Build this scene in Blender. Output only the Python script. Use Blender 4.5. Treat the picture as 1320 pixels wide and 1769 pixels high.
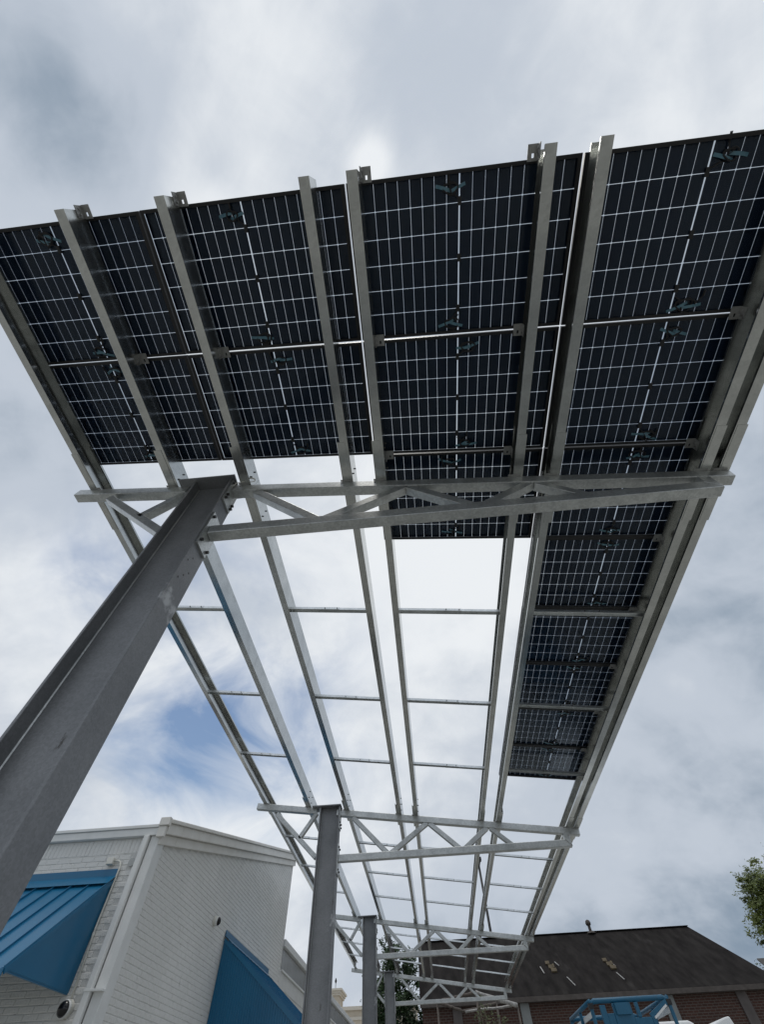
import bpy, bmesh, math, random
from mathutils import Vector, Matrix
random.seed(7)
R = math.radians
scene = bpy.context.scene
for o in list(bpy.data.objects): bpy.data.objects.remove(o)
COL = scene.collection
H = 1.55                                   # eye height above the ground

# ------------------------------------------------------------------ camera
PITCH, YAW, ROLL, FPX = 0.999668, -0.0489669, -0.0479897, 697.572
fwd = Vector((math.sin(YAW)*math.cos(PITCH), math.cos(YAW)*math.cos(PITCH), math.sin(PITCH)))
rgt = Vector((math.cos(YAW), -math.sin(YAW), 0)); upv = rgt.cross(fwd)
rr = math.cos(ROLL)*rgt + math.sin(ROLL)*upv
uu = -math.sin(ROLL)*rgt + math.cos(ROLL)*upv
cam = bpy.data.objects.new('camera', bpy.data.cameras.new('camera')); COL.objects.link(cam)
cam.matrix_world = Matrix(((rr.x, uu.x, -fwd.x, 0), (rr.y, uu.y, -fwd.y, 0), (rr.z, uu.z, -fwd.z, H), (0, 0, 0, 1)))
cam.data.sensor_fit = 'HORIZONTAL'; cam.data.sensor_width = 36; cam.data.lens = 36*FPX/1320
cam.data.clip_start = 0.05; cam.data.clip_end = 3000
scene.camera = cam
def pxdir(x, y):                            # direction of the sky seen at a place in the photograph
    return (rr*((x-660)/FPX) + uu*((884.5-y)/FPX) + fwd).normalized()

# ------------------------------------------------------------------ world: broken cloud over blue sky
SUN_EL, SUN_AZ = 80.0, 175.0                # azimuth from +Y towards +X
w = bpy.data.worlds.new('World'); scene.world = w; w.use_nodes = True
nt = w.node_tree; nt.nodes.clear(); NN = nt.nodes.new; LK = nt.links.new
def wmath(op, a, b=None, clamp=False):
    n = NN('ShaderNodeMath'); n.operation = op; n.use_clamp = clamp
    for i, v in enumerate((a, b)):
        if v is None: continue
        if isinstance(v, (int, float)): n.inputs[i].default_value = v
        else: LK(v, n.inputs[i])
    return n.outputs[0]
tc = NN('ShaderNodeTexCoord'); DIR = tc.outputs['Generated']
def lobe(x, y, sig, amp):
    d = NN('ShaderNodeVectorMath'); d.operation = 'DOT_PRODUCT'; LK(DIR, d.inputs[0]); d.inputs[1].default_value = pxdir(x, y)
    k = 1/R(sig)**2
    return wmath('MULTIPLY', wmath('EXPONENT', wmath('MULTIPLY', wmath('SUBTRACT', d.outputs['Value'], 1.0), k)), amp)
sep = NN('ShaderNodeSeparateXYZ'); LK(DIR, sep.inputs[0])
zz = wmath('ADD', wmath('MAXIMUM', sep.outputs[2], 0.0), 0.55)
cmb = NN('ShaderNodeCombineXYZ'); LK(wmath('DIVIDE', sep.outputs[0], zz), cmb.inputs[0]); LK(wmath('DIVIDE', sep.outputs[1], zz), cmb.inputs[1])
def wnoise(scale, detail, rough, dist, off, stretch=(1, 1, 1), rot=0):
    m = NN('ShaderNodeMapping'); LK(cmb.outputs[0], m.inputs[0]); m.inputs['Location'].default_value = off; m.inputs['Scale'].default_value = stretch; m.inputs['Rotation'].default_value = (0, 0, rot)
    n = NN('ShaderNodeTexNoise'); LK(m.outputs[0], n.inputs['Vector']); n.inputs['Scale'].default_value = scale; n.inputs['Detail'].default_value = detail
    n.inputs['Roughness'].default_value = rough; n.inputs['Distortion'].default_value = dist
    return n.outputs['Fac']
n1 = wnoise(1.7, 7, 0.52, 0.5, (3.1, 1.7, 0), (1.0, 1.5, 1), 0.7)
n2 = wnoise(4.6, 8, 0.54, 0.4, (7.3, 2.2, 0))
n3 = wnoise(4.6, 9, 0.58, .6, (1.3, 8.2, 0))
n4 = wnoise(10, 9, 0.6, .6, (4.4, 6.1, 0))
B = wmath('ADD', wmath('MULTIPLY', wmath('SUBTRACT', n1, 0.5), 1.02), 0.52)
B = wmath('ADD', B, wmath('MULTIPLY', wmath('SUBTRACT', n2, 0.5), 0.68))
B = wmath('ADD', B, wmath('MULTIPLY', wmath('SUBTRACT', n4, 0.5), 0.28))
for L in [(350, 210, 13, .36), (780, 1040, 22, .40), (330, 1400, 9, .36), (50, 1010, 9, .34), (70, 800, 6, -.20), (1200, 90, 20, .18), (642, 283, 1.6, .4), (640, 300, 7, .2),
          (1260, 1040, 14, -.30), (1150, 1560, 13, -.36), (85, 150, 7, -.34), (165, 225, 4, -.20), (700, 90, 9, -.16), (380, 285, 1.6, -.16), (1130, 1300, 6, .16), (60, 640, 10, -.03), (820, 800, 16, .15)]:
    B = wmath('ADD', B, lobe(*L))
ramp = NN('ShaderNodeValToRGB'); LK(B, ramp.inputs[0])
ramp.color_ramp.interpolation = 'EASE'
e = ramp.color_ramp.elements; e[0].position = -0.0; e[0].color = (.23, .30, .385, 1); e[1].position = 1.0; e[1].color = (.84, .87, .90, 1)
x_ = ramp.color_ramp.elements.new(.5); x_.color = (.53, .585, .665, 1)
# gaps in the cloud
gap = wmath('MULTIPLY', wmath('SUBTRACT', n3, 0.53), 3.0)
gsum = None
for L in [(335, 1265, 6, .62), (300, 1300, 4, .2), (440, 1150, 8, .36), (205, 955, 4, .44), (185, 1010, 4, .2), (500, 1285, 6, .30), (350, 1060, 7, .24)]:
    g = lobe(*L); gsum = g if gsum is None else wmath('ADD', gsum, g)
gapm = wmath('MULTIPLY', wmath('ADD', gsum, wmath('MULTIPLY', gap, wmath('MINIMUM', wmath('MULTIPLY', gsum, 2.6), 1.0))), 0.80, True)
sky = NN('ShaderNodeTexSky'); sky.sky_type = 'NISHITA'; sky.sun_disc = False
sky.sun_elevation = R(SUN_EL); sky.sun_rotation = R(SUN_AZ); sky.altitude = 50; sky.air_density = 1.2; sky.dust_density = 1.5
bg1 = NN('ShaderNodeBackground'); LK(sky.outputs[0], bg1.inputs[0]); bg1.inputs[1].default_value = 0.13
bg2 = NN('ShaderNodeBackground'); LK(ramp.outputs[0], bg2.inputs[0]); bg2.inputs[1].default_value = 1.0
mx = NN('ShaderNodeMixShader'); LK(gapm, mx.inputs[0]); LK(bg2.outputs[0], mx.inputs[1]); LK(bg1.outputs[0], mx.inputs[2])
wo = NN('ShaderNodeOutputWorld'); LK(mx.outputs[0], wo.inputs[0])

# ------------------------------------------------------------------ sun (veiled by cloud)
sl = bpy.data.lights.new('sun', 'SUN'); sl.energy = 0.8; sl.angle = R(14); sl.color = (1.0, .96, .90)
so = bpy.data.objects.new('sun', sl); COL.objects.link(so)
sd = Vector((math.sin(R(SUN_AZ))*math.cos(R(SUN_EL)), math.cos(R(SUN_AZ))*math.cos(R(SUN_EL)), math.sin(R(SUN_EL))))
so.rotation_euler = sd.to_track_quat('Z', 'Y').to_euler(); so.location = (0, 0, 40)

scene.view_settings.view_transform = 'Standard'; scene.view_settings.look = 'None'
scene.view_settings.exposure = 0.0; scene.view_settings.gamma = 1.0; scene.view_settings.use_curve_mapping = False
scene.render.engine = 'CYCLES'
scene.cycles.max_bounces = 4; scene.cycles.diffuse_bounces = 3; scene.cycles.glossy_bounces = 3; scene.cycles.transparent_max_bounces = 8
scene.render.resolution_x = 765; scene.render.resolution_y = 1024

# ------------------------------------------------------------------ materials
def mat(name, c1, c2=None, scale=6, rough=.6, metal=0, detail=6, bump=0, bscale=40, stain=None, stain_scale=2.5, stain_lo=.55, stain_hi=.7, spec=.5, coords='Object', stretch=(1, 1, 1), spangle=0, rust=None, rust_lo=.66, sp_amt=.12):
    m = bpy.data.materials.new(name); m.use_nodes = True; t = m.node_tree; n = t.nodes; l = t.links
    b = n['Principled BSDF']; b.inputs['Roughness'].default_value = rough; b.inputs['Metallic'].default_value = metal
    b.inputs['Specular IOR Level'].default_value = spec
    co = n.new('ShaderNodeTexCoord'); mp = n.new('ShaderNodeMapping'); l.new(co.outputs[coords], mp.inputs[0]); mp.inputs['Scale'].default_value = stretch
    def noise(s, d=6, r=.55):
        q = n.new('ShaderNodeTexNoise'); l.new(mp.outputs[0], q.inputs['Vector']); q.inputs['Scale'].default_value = s; q.inputs['Detail'].default_value = d; q.inputs['Roughness'].default_value = r
        return q.outputs['Fac']
    def mixc(f, a, bb):
        q = n.new('ShaderNodeMix'); q.data_type = 'RGBA'; l.new(f, q.inputs[0])
        for i, v in ((6, a), (7, bb)):
            if isinstance(v, tuple): q.inputs[i].default_value = (*v, 1)
            else: l.new(v, q.inputs[i])
        return q.outputs[2]
    def rng(f, lo, hi):
        q = n.new('ShaderNodeMapRange'); l.new(f, q.inputs[0]); q.inputs[1].default_value = lo; q.inputs[2].default_value = hi; return q.outputs[0]
    c2 = c2 or c1
    col = mixc(rng(noise(scale, detail), .32, .68), c1, c2)
    if spangle:
        v = n.new('ShaderNodeTexVoronoi'); l.new(mp.outputs[0], v.inputs['Vector']); v.inputs['Scale'].default_value = spangle
        sx = n.new('ShaderNodeSeparateColor'); l.new(v.outputs['Color'], sx.inputs[0])
        hs = n.new('ShaderNodeHueSaturation'); l.new(col, hs.inputs['Color']); l.new(rng(sx.outputs[0], -1.6, 1.9), hs.inputs['Value'])
        vv = n.new('ShaderNodeMath'); vv.operation = 'MULTIPLY_ADD'; l.new(sx.outputs[0], vv.inputs[0]); vv.inputs[1].default_value = 2*sp_amt; vv.inputs[2].default_value = 1-sp_amt
        l.new(vv.outputs[0], hs.inputs['Value']); col = hs.outputs[0]
    if stain: col = mixc(rng(noise(stain_scale, 7, .6), stain_lo, stain_hi), col, stain)
    if rust:
        mp2 = n.new('ShaderNodeMapping'); l.new(co.outputs[coords], mp2.inputs[0]); mp2.inputs['Scale'].default_value = (1, 1, .35)
        q = n.new('ShaderNodeTexNoise'); l.new(mp2.outputs[0], q.inputs['Vector']); q.inputs['Scale'].default_value = 9; q.inputs['Detail'].default_value = 9; q.inputs['Roughness'].default_value = .65
        col = mixc(rng(q.outputs['Fac'], rust_lo, rust_lo+.06), col, rust)
    l.new(col, b.inputs['Base Color'])
    if bump:
        q = n.new('ShaderNodeBump'); q.inputs['Strength'].default_value = bump; q.inputs['Distance'].default_value = .01; l.new(noise(bscale, 5), q.inputs['Height']); l.new(q.outputs[0], b.inputs['Normal'])
    return m
M = {}
M['galv'] = mat('galvanised_steel', (.42, .435, .43), (.56, .575, .565), scale=5, rough=.40, metal=.8, spangle=55, stain=(.24, .235, .22), stain_scale=3.0, stain_lo=.60, stain_hi=.78, bump=.05, bscale=60)
M['purlin'] = mat('galvanised_purlin', (.45, .46, .445), (.57, .58, .56), scale=4, rough=.20, metal=.95, spangle=60, sp_amt=.05, stain=(.33, .33, .315), stain_scale=3, stain_lo=.6, stain_hi=.8)
M['strut'] = mat('bright_zinc_strut', (.66, .68, .68), (.76, .78, .78), scale=9, rough=.32, metal=.9, spangle=90)
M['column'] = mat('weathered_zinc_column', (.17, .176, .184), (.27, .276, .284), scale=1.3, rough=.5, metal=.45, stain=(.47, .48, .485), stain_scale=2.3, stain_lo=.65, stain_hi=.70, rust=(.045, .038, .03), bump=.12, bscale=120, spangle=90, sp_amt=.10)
M['bolt'] = mat('dark_bolt', (.05, .05, .05), (.09, .085, .08), rough=.5, metal=.7)
M['clip'] = mat('clip_steel', (.30, .30, .29), (.40, .40, .39), scale=30, rough=.5, metal=.5, stain=(.16, .155, .15), stain_scale=18)
M['frame_black'] = mat('black_anodised', (.009, .009, .010), (.014, .014, .015), rough=.42, metal=.2)
M['jbox'] = mat('junction_plastic', (.008, .008, .009), rough=.5)
M['cable'] = mat('cable_rubber', (.010, .010, .012), rough=.55)
M['tape'] = mat('teal_tape', (.06, .16, .22), (.12, .24, .30), scale=30, rough=.45)
# solar cell: dark navy silicon with fine printed fingers and slight tone shifts from cell to cell
def cellmat():
    m = bpy.data.materials.new('silicon_cell'); m.use_nodes = True; t = m.node_tree; n = t.nodes; l = t.links; b = n['Principled BSDF']
    oi = n.new('ShaderNodeObjectInfo'); co = n.new('ShaderNodeTexCoord')
    wv = n.new('ShaderNodeTexWave'); wv.wave_type = 'BANDS'; wv.bands_direction = 'Y'; wv.inputs['Scale'].default_value = 30; l.new(co.outputs['Object'], wv.inputs['Vector'])
    a = n.new('ShaderNodeMix'); a.data_type = 'RGBA'; l.new(oi.outputs['Random'], a.inputs[0]); a.inputs[6].default_value = (.008, .025, .062, 1); a.inputs[7].default_value = (.021, .040, .070, 1)
    c = n.new('ShaderNodeMix'); c.data_type = 'RGBA'; mr = n.new('ShaderNodeMapRange'); l.new(wv.outputs['Fac'], mr.inputs[0]); mr.inputs[1].default_value = .72; mr.inputs[2].default_value = 1.0; mr.inputs[4].default_value = .35
    l.new(mr.outputs[0], c.inputs[0]); l.new(a.outputs[2], c.inputs[6]); c.inputs[7].default_value = (.045, .060, .085, 1)
    l.new(c.outputs[2], b.inputs['Base Color']); b.inputs['Roughness'].default_value = .38; b.inputs['Specular IOR Level'].default_value = .35
    return m
M['cell'] = cellmat()
def glassmat(name, tint, gl=(.8, .85, .9), ior=1.45):
    m = bpy.data.materials.new(name); m.use_nodes = True; t = m.node_tree; n = t.nodes; l = t.links; n.clear()
    tr = n.new('ShaderNodeBsdfTransparent'); tr.inputs[0].default_value = (*tint, 1); g = n.new('ShaderNodeBsdfGlossy'); g.inputs[0].default_value = (*gl, 1); g.inputs['Roughness'].default_value = .12
    lw_ = n.new('ShaderNodeLayerWeight'); lw_.inputs[0].default_value = .5; pw_ = n.new('ShaderNodeMath'); pw_.operation = 'POWER'; l.new(lw_.outputs['Facing'], pw_.inputs[0]); pw_.inputs[1].default_value = 4.5; f = n.new('ShaderNodeMath'); f.operation = 'MULTIPLY_ADD'; l.new(pw_.outputs[0], f.inputs[0]); f.inputs[1].default_value = .55; f.inputs[2].default_value = .016; mxx = n.new('ShaderNodeMixShader'); o = n.new('ShaderNodeOutputMaterial')
    l.new(f.outputs[0], mxx.inputs[0]); l.new(tr.outputs[0], mxx.inputs[1]); l.new(g.outputs[0], mxx.inputs[2]); l.new(mxx.outputs[0], o.inputs[0])
    return m
M['pv_glass'] = glassmat('solar_glass', (.72, .75, .78))
M['white_paint'] = mat('painted_brick_white', (.66, .66, .635), (.73, .725, .70), scale=1.4, rough=.75, bump=.8, bscale=38, stain=(.57, .565, .535), rust=(.40, .39, .36), rust_lo=.655, stain_scale=6, stain_lo=.58, stain_hi=.8)
M['mortar_paint'] = mat('painted_joint', (.56, .56, .54), (.65, .645, .62), scale=8, rough=.8, bump=.6, bscale=60, stain=(.20, .20, .19), stain_scale=11, stain_lo=.63, stain_hi=.70)
M['stucco'] = mat('grey_stucco', (.60, .60, .575), (.66, .66, .635), scale=4, rough=.85, bump=.25, bscale=120)
M['trim'] = mat('trim_paint', (.66, .67, .655), (.73, .735, .72), scale=5, rough=.5, stain=(.62, .61, .58), stain_scale=7, stain_lo=.62, stain_hi=.8)
M['fascia'] = mat('cream_fascia', (.68, .66, .61), (.74, .725, .68), scale=4, rough=.5, stain=(.62, .59, .53), stain_scale=5, stain_lo=.62, stain_hi=.82)
M['blue'] = mat('blue_sheet_metal', (.005, .115, .235), (.008, .135, .265), scale=1.2, rough=.30, spec=.55, metal=0, stain=(.03, .115, .21), stain_scale=9, stain_lo=.62, stain_hi=.8)
M['conduit'] = mat('conduit_paint', (.64, .63, .57), (.70, .69, .63), rough=.5)
M['dark_glass'] = mat('dark_lens', (.006, .006, .007), rough=.12)
M['grey_disc'] = mat('grey_disc_paint', (.38, .39, .38), (.44, .45, .44), rough=.7)
M['panel_grey'] = mat('reflective_panel', (.42, .43, .43), (.48, .49, .49), rough=.22, metal=.3)
M['dark_trim'] = mat('dark_trim', (.05, .05, .05), rough=.5)
M['shingle'] = mat('dark_shingle', (.014, .0125, .012), (.030, .027, .0255), scale=2.6, rough=.95, detail=9, bump=.4, bscale=14, stretch=(1, .32, .32), stain=(.060, .055, .052), stain_scale=.8, stain_lo=.60, stain_hi=.78, spec=.06)
M['eave'] = mat('weathered_eave', (.055, .046, .04), (.085, .072, .065), scale=4, rough=.8)
def brickmat():
    m = bpy.data.materials.new('red_brown_brick'); m.use_nodes = True; t = m.node_tree; n = t.nodes; l = t.links; b = n['Principled BSDF']
    co = n.new('ShaderNodeTexCoord'); mp = n.new('ShaderNodeMapping'); l.new(co.outputs['Object'], mp.inputs[0]); mp.inputs['Rotation'].default_value = (R(90), 0, 0)
    br = n.new('ShaderNodeTexBrick'); l.new(mp.outputs[0], br.inputs['Vector']); br.inputs['Scale'].default_value = 1; br.inputs['Brick Width'].default_value = .30; br.inputs['Row Height'].default_value = .10; br.inputs['Mortar Size'].default_value = .012
    br.inputs['Color1'].default_value = (.060, .025, .017, 1); br.inputs['Color2'].default_value = (.040, .018, .013, 1); br.inputs['Mortar'].default_value = (.10, .082, .07, 1); br.inputs['Bias'].default_value = -.1
    l.new(br.outputs[0], b.inputs['Base Color']); b.inputs['Roughness'].default_value = .9
    bp = n.new('ShaderNodeBump'); bp.inputs['Strength'].default_value = .5; bp.inputs['Distance'].default_value = .01; bp.invert = True; l.new(br.outputs['Fac'], bp.inputs['Height']); l.new(bp.outputs[0], b.inputs['Normal'])
    return m
M['brick'] = brickmat()
M['pilaster'] = mat('grey_pilaster', (.16, .17, .165), (.22, .23, .225), scale=2, rough=.8)
M['pilaster_dark'] = mat('brown_pilaster', (.07, .06, .055), (.10, .085, .08), scale=2, rough=.8)
M['tan'] = mat('tan_rust', (.10, .075, .035), (.045, .03, .015), scale=6, rough=.8)
M['white'] = mat('white_paint', (.72, .73, .73), (.78, .79, .78), rough=.4)
M['beige'] = mat('beige_render', (.52, .45, .35), (.57, .50, .40), rough=.85)
M['beige_trim'] = mat('beige_cornice', (.60, .55, .47), rough=.8)
M['lift_blue'] = mat('lift_blue_paint', (.008, .10, .185), (.012, .12, .22), scale=8, rough=.45, stain=(.05, .08, .11), stain_scale=12, stain_lo=.62, stain_hi=.75)
M['rubber'] = mat('rubber', (.02, .02, .02), rough=.8)
M['black_metal'] = mat('black_metal', (.012, .012, .013), rough=.5)
M['rusty'] = mat('rusty_pipe', (.07, .055, .045), (.12, .10, .085), scale=6, rough=.8)
M['plastic'] = mat('pale_wrap', (.16, .15, .14), (.40, .39, .37), scale=14, rough=.4)
M['bark'] = mat('bark', (.06, .045, .035), (.10, .08, .06), scale=8, rough=.95)
M['leaf_dark'] = mat('leaf_dark', (.020, .042, .014), (.045, .085, .028), scale=1.2, rough=.55)
M['leaf_yellow'] = mat('leaf_olive', (.058, .085, .013), (.145, .175, .030), scale=1.0, rough=.55)
M['leaf_pale'] = mat('leaf_pale', (.05, .065, .02), (.09, .10, .035), scale=2, rough=.6)
M['concrete'] = mat('worn_concrete', (.29, .286, .262), (.35, .345, .318), scale=.35, rough=.9, detail=9, stain=(.21, .205, .19), stain_scale=.8, stain_lo=.58, stain_hi=.75, bump=.2, bscale=30)
M['roofing'] = mat('grey_roofing', (.08, .075, .072), (.11, .105, .10), scale=2, rough=.9)

# ------------------------------------------------------------------ mesh helpers
class MB:
    def __init__(s): s.v = []; s.f = []
    def add(s, vs, fs):
        k = len(s.v); s.v += [tuple(p) for p in vs]; s.f += [tuple(i+k for i in f) for f in fs]; return s
    def box(s, x0, x1, y0, y1, z0, z1):
        return s.add([(x0,y0,z0),(x1,y0,z0),(x1,y1,z0),(x0,y1,z0),(x0,y0,z1),(x1,y0,z1),(x1,y1,z1),(x0,y1,z1)],
                     [(3,2,1,0),(4,5,6,7),(0,1,5,4),(1,2,6,5),(2,3,7,6),(3,0,4,7)])
    def prism(s, pts, d):                   # planar polygon pushed along d
        n = len(pts); d = Vector(d); a = [Vector(p) for p in pts]; b = [p+d for p in a]
        nor = (a[1]-a[0]).cross(a[2]-a[1])
        for i in range(n):
            if nor.length > 1e-9: break
            nor = (a[(i+1)%n]-a[i]).cross(a[(i+2)%n]-a[(i+1)%n])
        fs = [tuple(range(n))[::-1], tuple(range(n, 2*n))] + [(i, (i+1)%n, n+(i+1)%n, n+i) for i in range(n)]
        return s.add(a+b, fs)
    def bar(s, p, q, w, h, up=(0, 0, 1)):   # rectangular bar from p to q; w across, h along up
        p = Vector(p); q = Vector(q); t = (q-p).normalized(); u = Vector(up); u = (u - t*u.dot(t)).normalized(); x = t.cross(u)
        c = [(-1,-1),(1,-1),(1,1),(-1,1)]
        return s.add([p+x*(a*w/2)+u*(b*h/2) for a, b in c]+[q+x*(a*w/2)+u*(b*h/2) for a, b in c], [(3,2,1,0),(4,5,6,7),(0,1,5,4),(1,2,6,5),(2,3,7,6),(3,0,4,7)])
    def tube(s, pts, r, n=8, caps=True):
        pts = [Vector(p) for p in pts]; k = len(s.v); rs = r if isinstance(r, (list, tuple)) else [r]*len(pts); prev = None
        for i, p in enumerate(pts):
            t = (pts[min(i+1, len(pts)-1)]-pts[max(i-1, 0)]).normalized()
            if prev is None: a = t.orthogonal().normalized()
            else: a = (prev - t*prev.dot(t)).normalized()
            prev = a; b = t.cross(a)
            for j in range(n): s.v.append(tuple(p+(a*math.cos(6.28318*j/n)+b*math.sin(6.28318*j/n))*rs[i]))
        for i in range(len(pts)-1):
            for j in range(n): s.f.append((k+i*n+j, k+i*n+(j+1)%n, k+(i+1)*n+(j+1)%n, k+(i+1)*n+j))
        if caps:
            s.f.append(tuple(k+j for j in range(n))[::-1]); s.f.append(tuple(k+(len(pts)-1)*n+j for j in range(n)))
        return s
    def disc(s, c, nrm, r, h, n=14):
        nrm = Vector(nrm).normalized(); c = Vector(c); return s.tube([c, c+nrm*h], r, n)
    def mesh(s, name, off=(0, 0, 0), smooth=False):
        me = bpy.data.meshes.new(name); me.from_pydata([(a-off[0], b-off[1], c-off[2]) for a, b, c in s.v], [], s.f)
        bm = bmesh.new(); bm.from_mesh(me); bmesh.ops.recalc_face_normals(bm, faces=bm.faces); bm.to_mesh(me); bm.free()
        if smooth:
            for p in me.polygons: p.use_smooth = True
        return me
    def build(s, name, m, parent=None, smooth=False, label=None, local=False):
        off = (0, 0, 0)
        if parent is not None and not local:
            q = parent; off = Vector((0, 0, 0))
            while q is not None: off = off + q.location; q = q.parent
        me = s.mesh(name, off, smooth); me.materials.append(M[m] if isinstance(m, str) else m)
        o = bpy.data.objects.new(name, me); COL.objects.link(o); o.parent = parent
        if label: o['label'] = label
        return o
def tag(o, label=None, cat=None, group=None, kind=None):
    if label: o['label'] = label
    if cat: o['category'] = cat
    if group: o['group'] = group
    if kind: o['kind'] = kind
    return o
def thing(name, loc, label, cat, group=None, rot=(0, 0, 0)):
    o = bpy.data.objects.new(name, None); COL.objects.link(o); o.location = loc; o.rotation_euler = rot; o.empty_display_size = .2
    return tag(o, label, cat, group)
def bevel(o, wd=.004, seg=2):
    b = o.modifiers.new('bevel', 'BEVEL'); b.width = wd; b.segments = seg; b.limit_method = 'ANGLE'; return o
def inst(name, me, parent, loc):
    o = bpy.data.objects.new(name, me); COL.objects.link(o); o.parent = parent; o.location = loc; return o

# canopy plane: u across the slope, v along the purlins, off along the plane's normal
SL = -0.1259226; Z0 = 3.98823 + H; CS, SN = math.cos(SL), math.sin(SL)
def C(u, v, off=0): return Vector((u*CS - off*SN, v, Z0 + u*SN + off*CS))

# ------------------------------------------------------------------ ground
g = MB().box(-400, 400, -400, 400, -.2, 0).build('ground', 'concrete'); tag(g, 'worn grey concrete parking ground under the canopy', kind='structure')

# ------------------------------------------------------------------ canopy frames: column + tapered truss
FY = [2.065, 10.195, 18.325, 26.455]
FLAB = ['nearest canopy frame, its big steel column slanting through the left of the picture', 'second canopy frame from the camera, column in front of the white building',
        'third canopy frame, thinner looking column with pale patches', 'farthest canopy frame, small, in front of the dark shingle roof']
ORD = ['nearest', 'second', 'third', 'farthest']
def make_frame(yc, lab):
    y0 = yc
    t = thing('canopy_frame', (-1.94, yc, 0), lab, 'canopy frame', 'steel canopy frames standing in a row')
    # wide-flange column
    cb = MB()
    xl, xr, tf, hw = -2.155, -1.735, .020, .115
    prof = [(xl, -hw), (xl+tf, -hw), (xl+tf, -.008), (xr-tf, -.008), (xr-tf, -hw), (xr, -hw), (xr, hw), (xr-tf, hw), (xr-tf, .008), (xl+tf, .008), (xl+tf, hw), (xl, hw)]
    cb.prism([(x, y0+y, .02) for x, y in prof], (0, 0, 4.0+H-.02))
    c = cb.build('column', 'column', t); bevel(c, .003, 1)
    MB().box(-2.33, -1.70, y0-.15, y0+.15, 4.002+H, 4.022+H).build('cap_plate', 'column', c)
    MB().box(-2.30, -1.59, y0-.27, y0+.27, .0, .019).build('base_plate', 'column', c)
    for sx in (xl+tf, xr-tf):                 # weld beads along the web
        d = 1 if sx < -1.9 else -1
        MB().tube([(sx+d*.001, y0-.009, .05), (sx+d*.001, y0-.009, 1.5), (sx+d*.002, y0-.010, 3), (sx+d*.001, y0-.009, 4.0+H-.02)], .008, 6).build('weld_bead', 'galv', c)
    hb = .054
    # chords
    def chord(u0, u1): # along the slope, u measured at the chord's upper face
        a = [C(u0, 0, -.252), C(u1, 0, -.252), C(u1, 0, -.366), C(u0, 0, -.366)]
        return MB().prism([(p.x, y0-hb, p.z) for p in a], (0, 2*hb, 0))
    uL = (-2.155-.018)/CS - .03; uR = (-1.735+.018)/CS - .045
    bevel(chord(-3.60, uL).build('top_chord', 'galv', t), .008, 2)
    bevel(chord(uR, 3.245).build('top_chord', 'galv', t), .008, 2)
    zb = 3.05 + H
    bevel(MB().prism([(-1.715, y0-hb-.001, zb), (2.955, y0-hb-.001, zb), (2.84, y0-hb-.001, zb+.115), (-1.715, y0-hb-.001, zb+.115)], (0, 2*hb+.002, 0)).build('bottom_chord', 'galv', t), .008, 2)
    zt = C(2.9, 0, -.366).z
    bevel(MB().prism([(2.845, y0-hb+.002, zb+.117), (2.955, y0-hb+.002, zb+.004), (2.955, y0-hb+.002, zt-.007), (2.845, y0-hb+.002, zt+.006)], (0, 2*hb-.004, 0)).build('end_post', 'galv', t), .006, 2)
    # end plates with bolts
    for z0, z1 in ((3.60, 4.0), (2.86, 3.34)):
        pl = MB().box(-1.7345, -1.716, y0-.095, y0+.095, z0+H, z1+H).build('end_plate', 'galv', t)
        for zz_ in ((z0+.06, z1-.06) if z0 < 3 else (z0+.05, z0+.11, z1-.05)):
            for yy in (-.075, .075): MB().disc((-1.716, y0+yy, zz_+H), (1, 0, 0), .016, .022, 6).build('bolt', 'bolt', pl)
    pl = MB().box(-2.173, -2.1555, y0-.09, y0+.09, 3.70+H, 4.0+H).build('end_plate', 'galv', t)
    pl2 = MB().box(-2.169, -2.1555, y0-.08, y0+.08, 3.03+H, 3.33+H).build('end_plate', 'galv', t)
    for i in range(5):                        # open bolt holes in the flange below the truss
        MB().disc((-1.7352, y0-.06+.03*(i % 3)*1.5, 2.45+H+.07*i), (1, 0, 0), .009, .0012, 8).build('bolt_hole', 'bolt', c)
    # web members
    def web(p, q, wd=.085):
        a = Vector((p[0], y0, p[1]+H)); b = Vector((q[0], y0, q[1]+H))
        bevel(MB().bar(a, b, .088, wd, up=(b-a).cross(Vector((0, 1, 0)))).build('web_member', 'galv', t), .006, 2)
    web((-3.14, 3.965), (-2.18, 3.15)); web((-2.24, 3.93), (-2.575, 3.485), .075)
    web((-1.44, 3.80), (-.70, 3.13)); web((-.66, 3.13), (.14, 3.61)); web((.18, 3.60), (.76, 3.13))
    web((.84, 3.13), (1.36, 3.455)); web((1.42, 3.45), (1.80, 3.14), .075)
    return t
for yc, lb in zip(FY, FLAB): make_frame(yc, lb)

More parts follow.
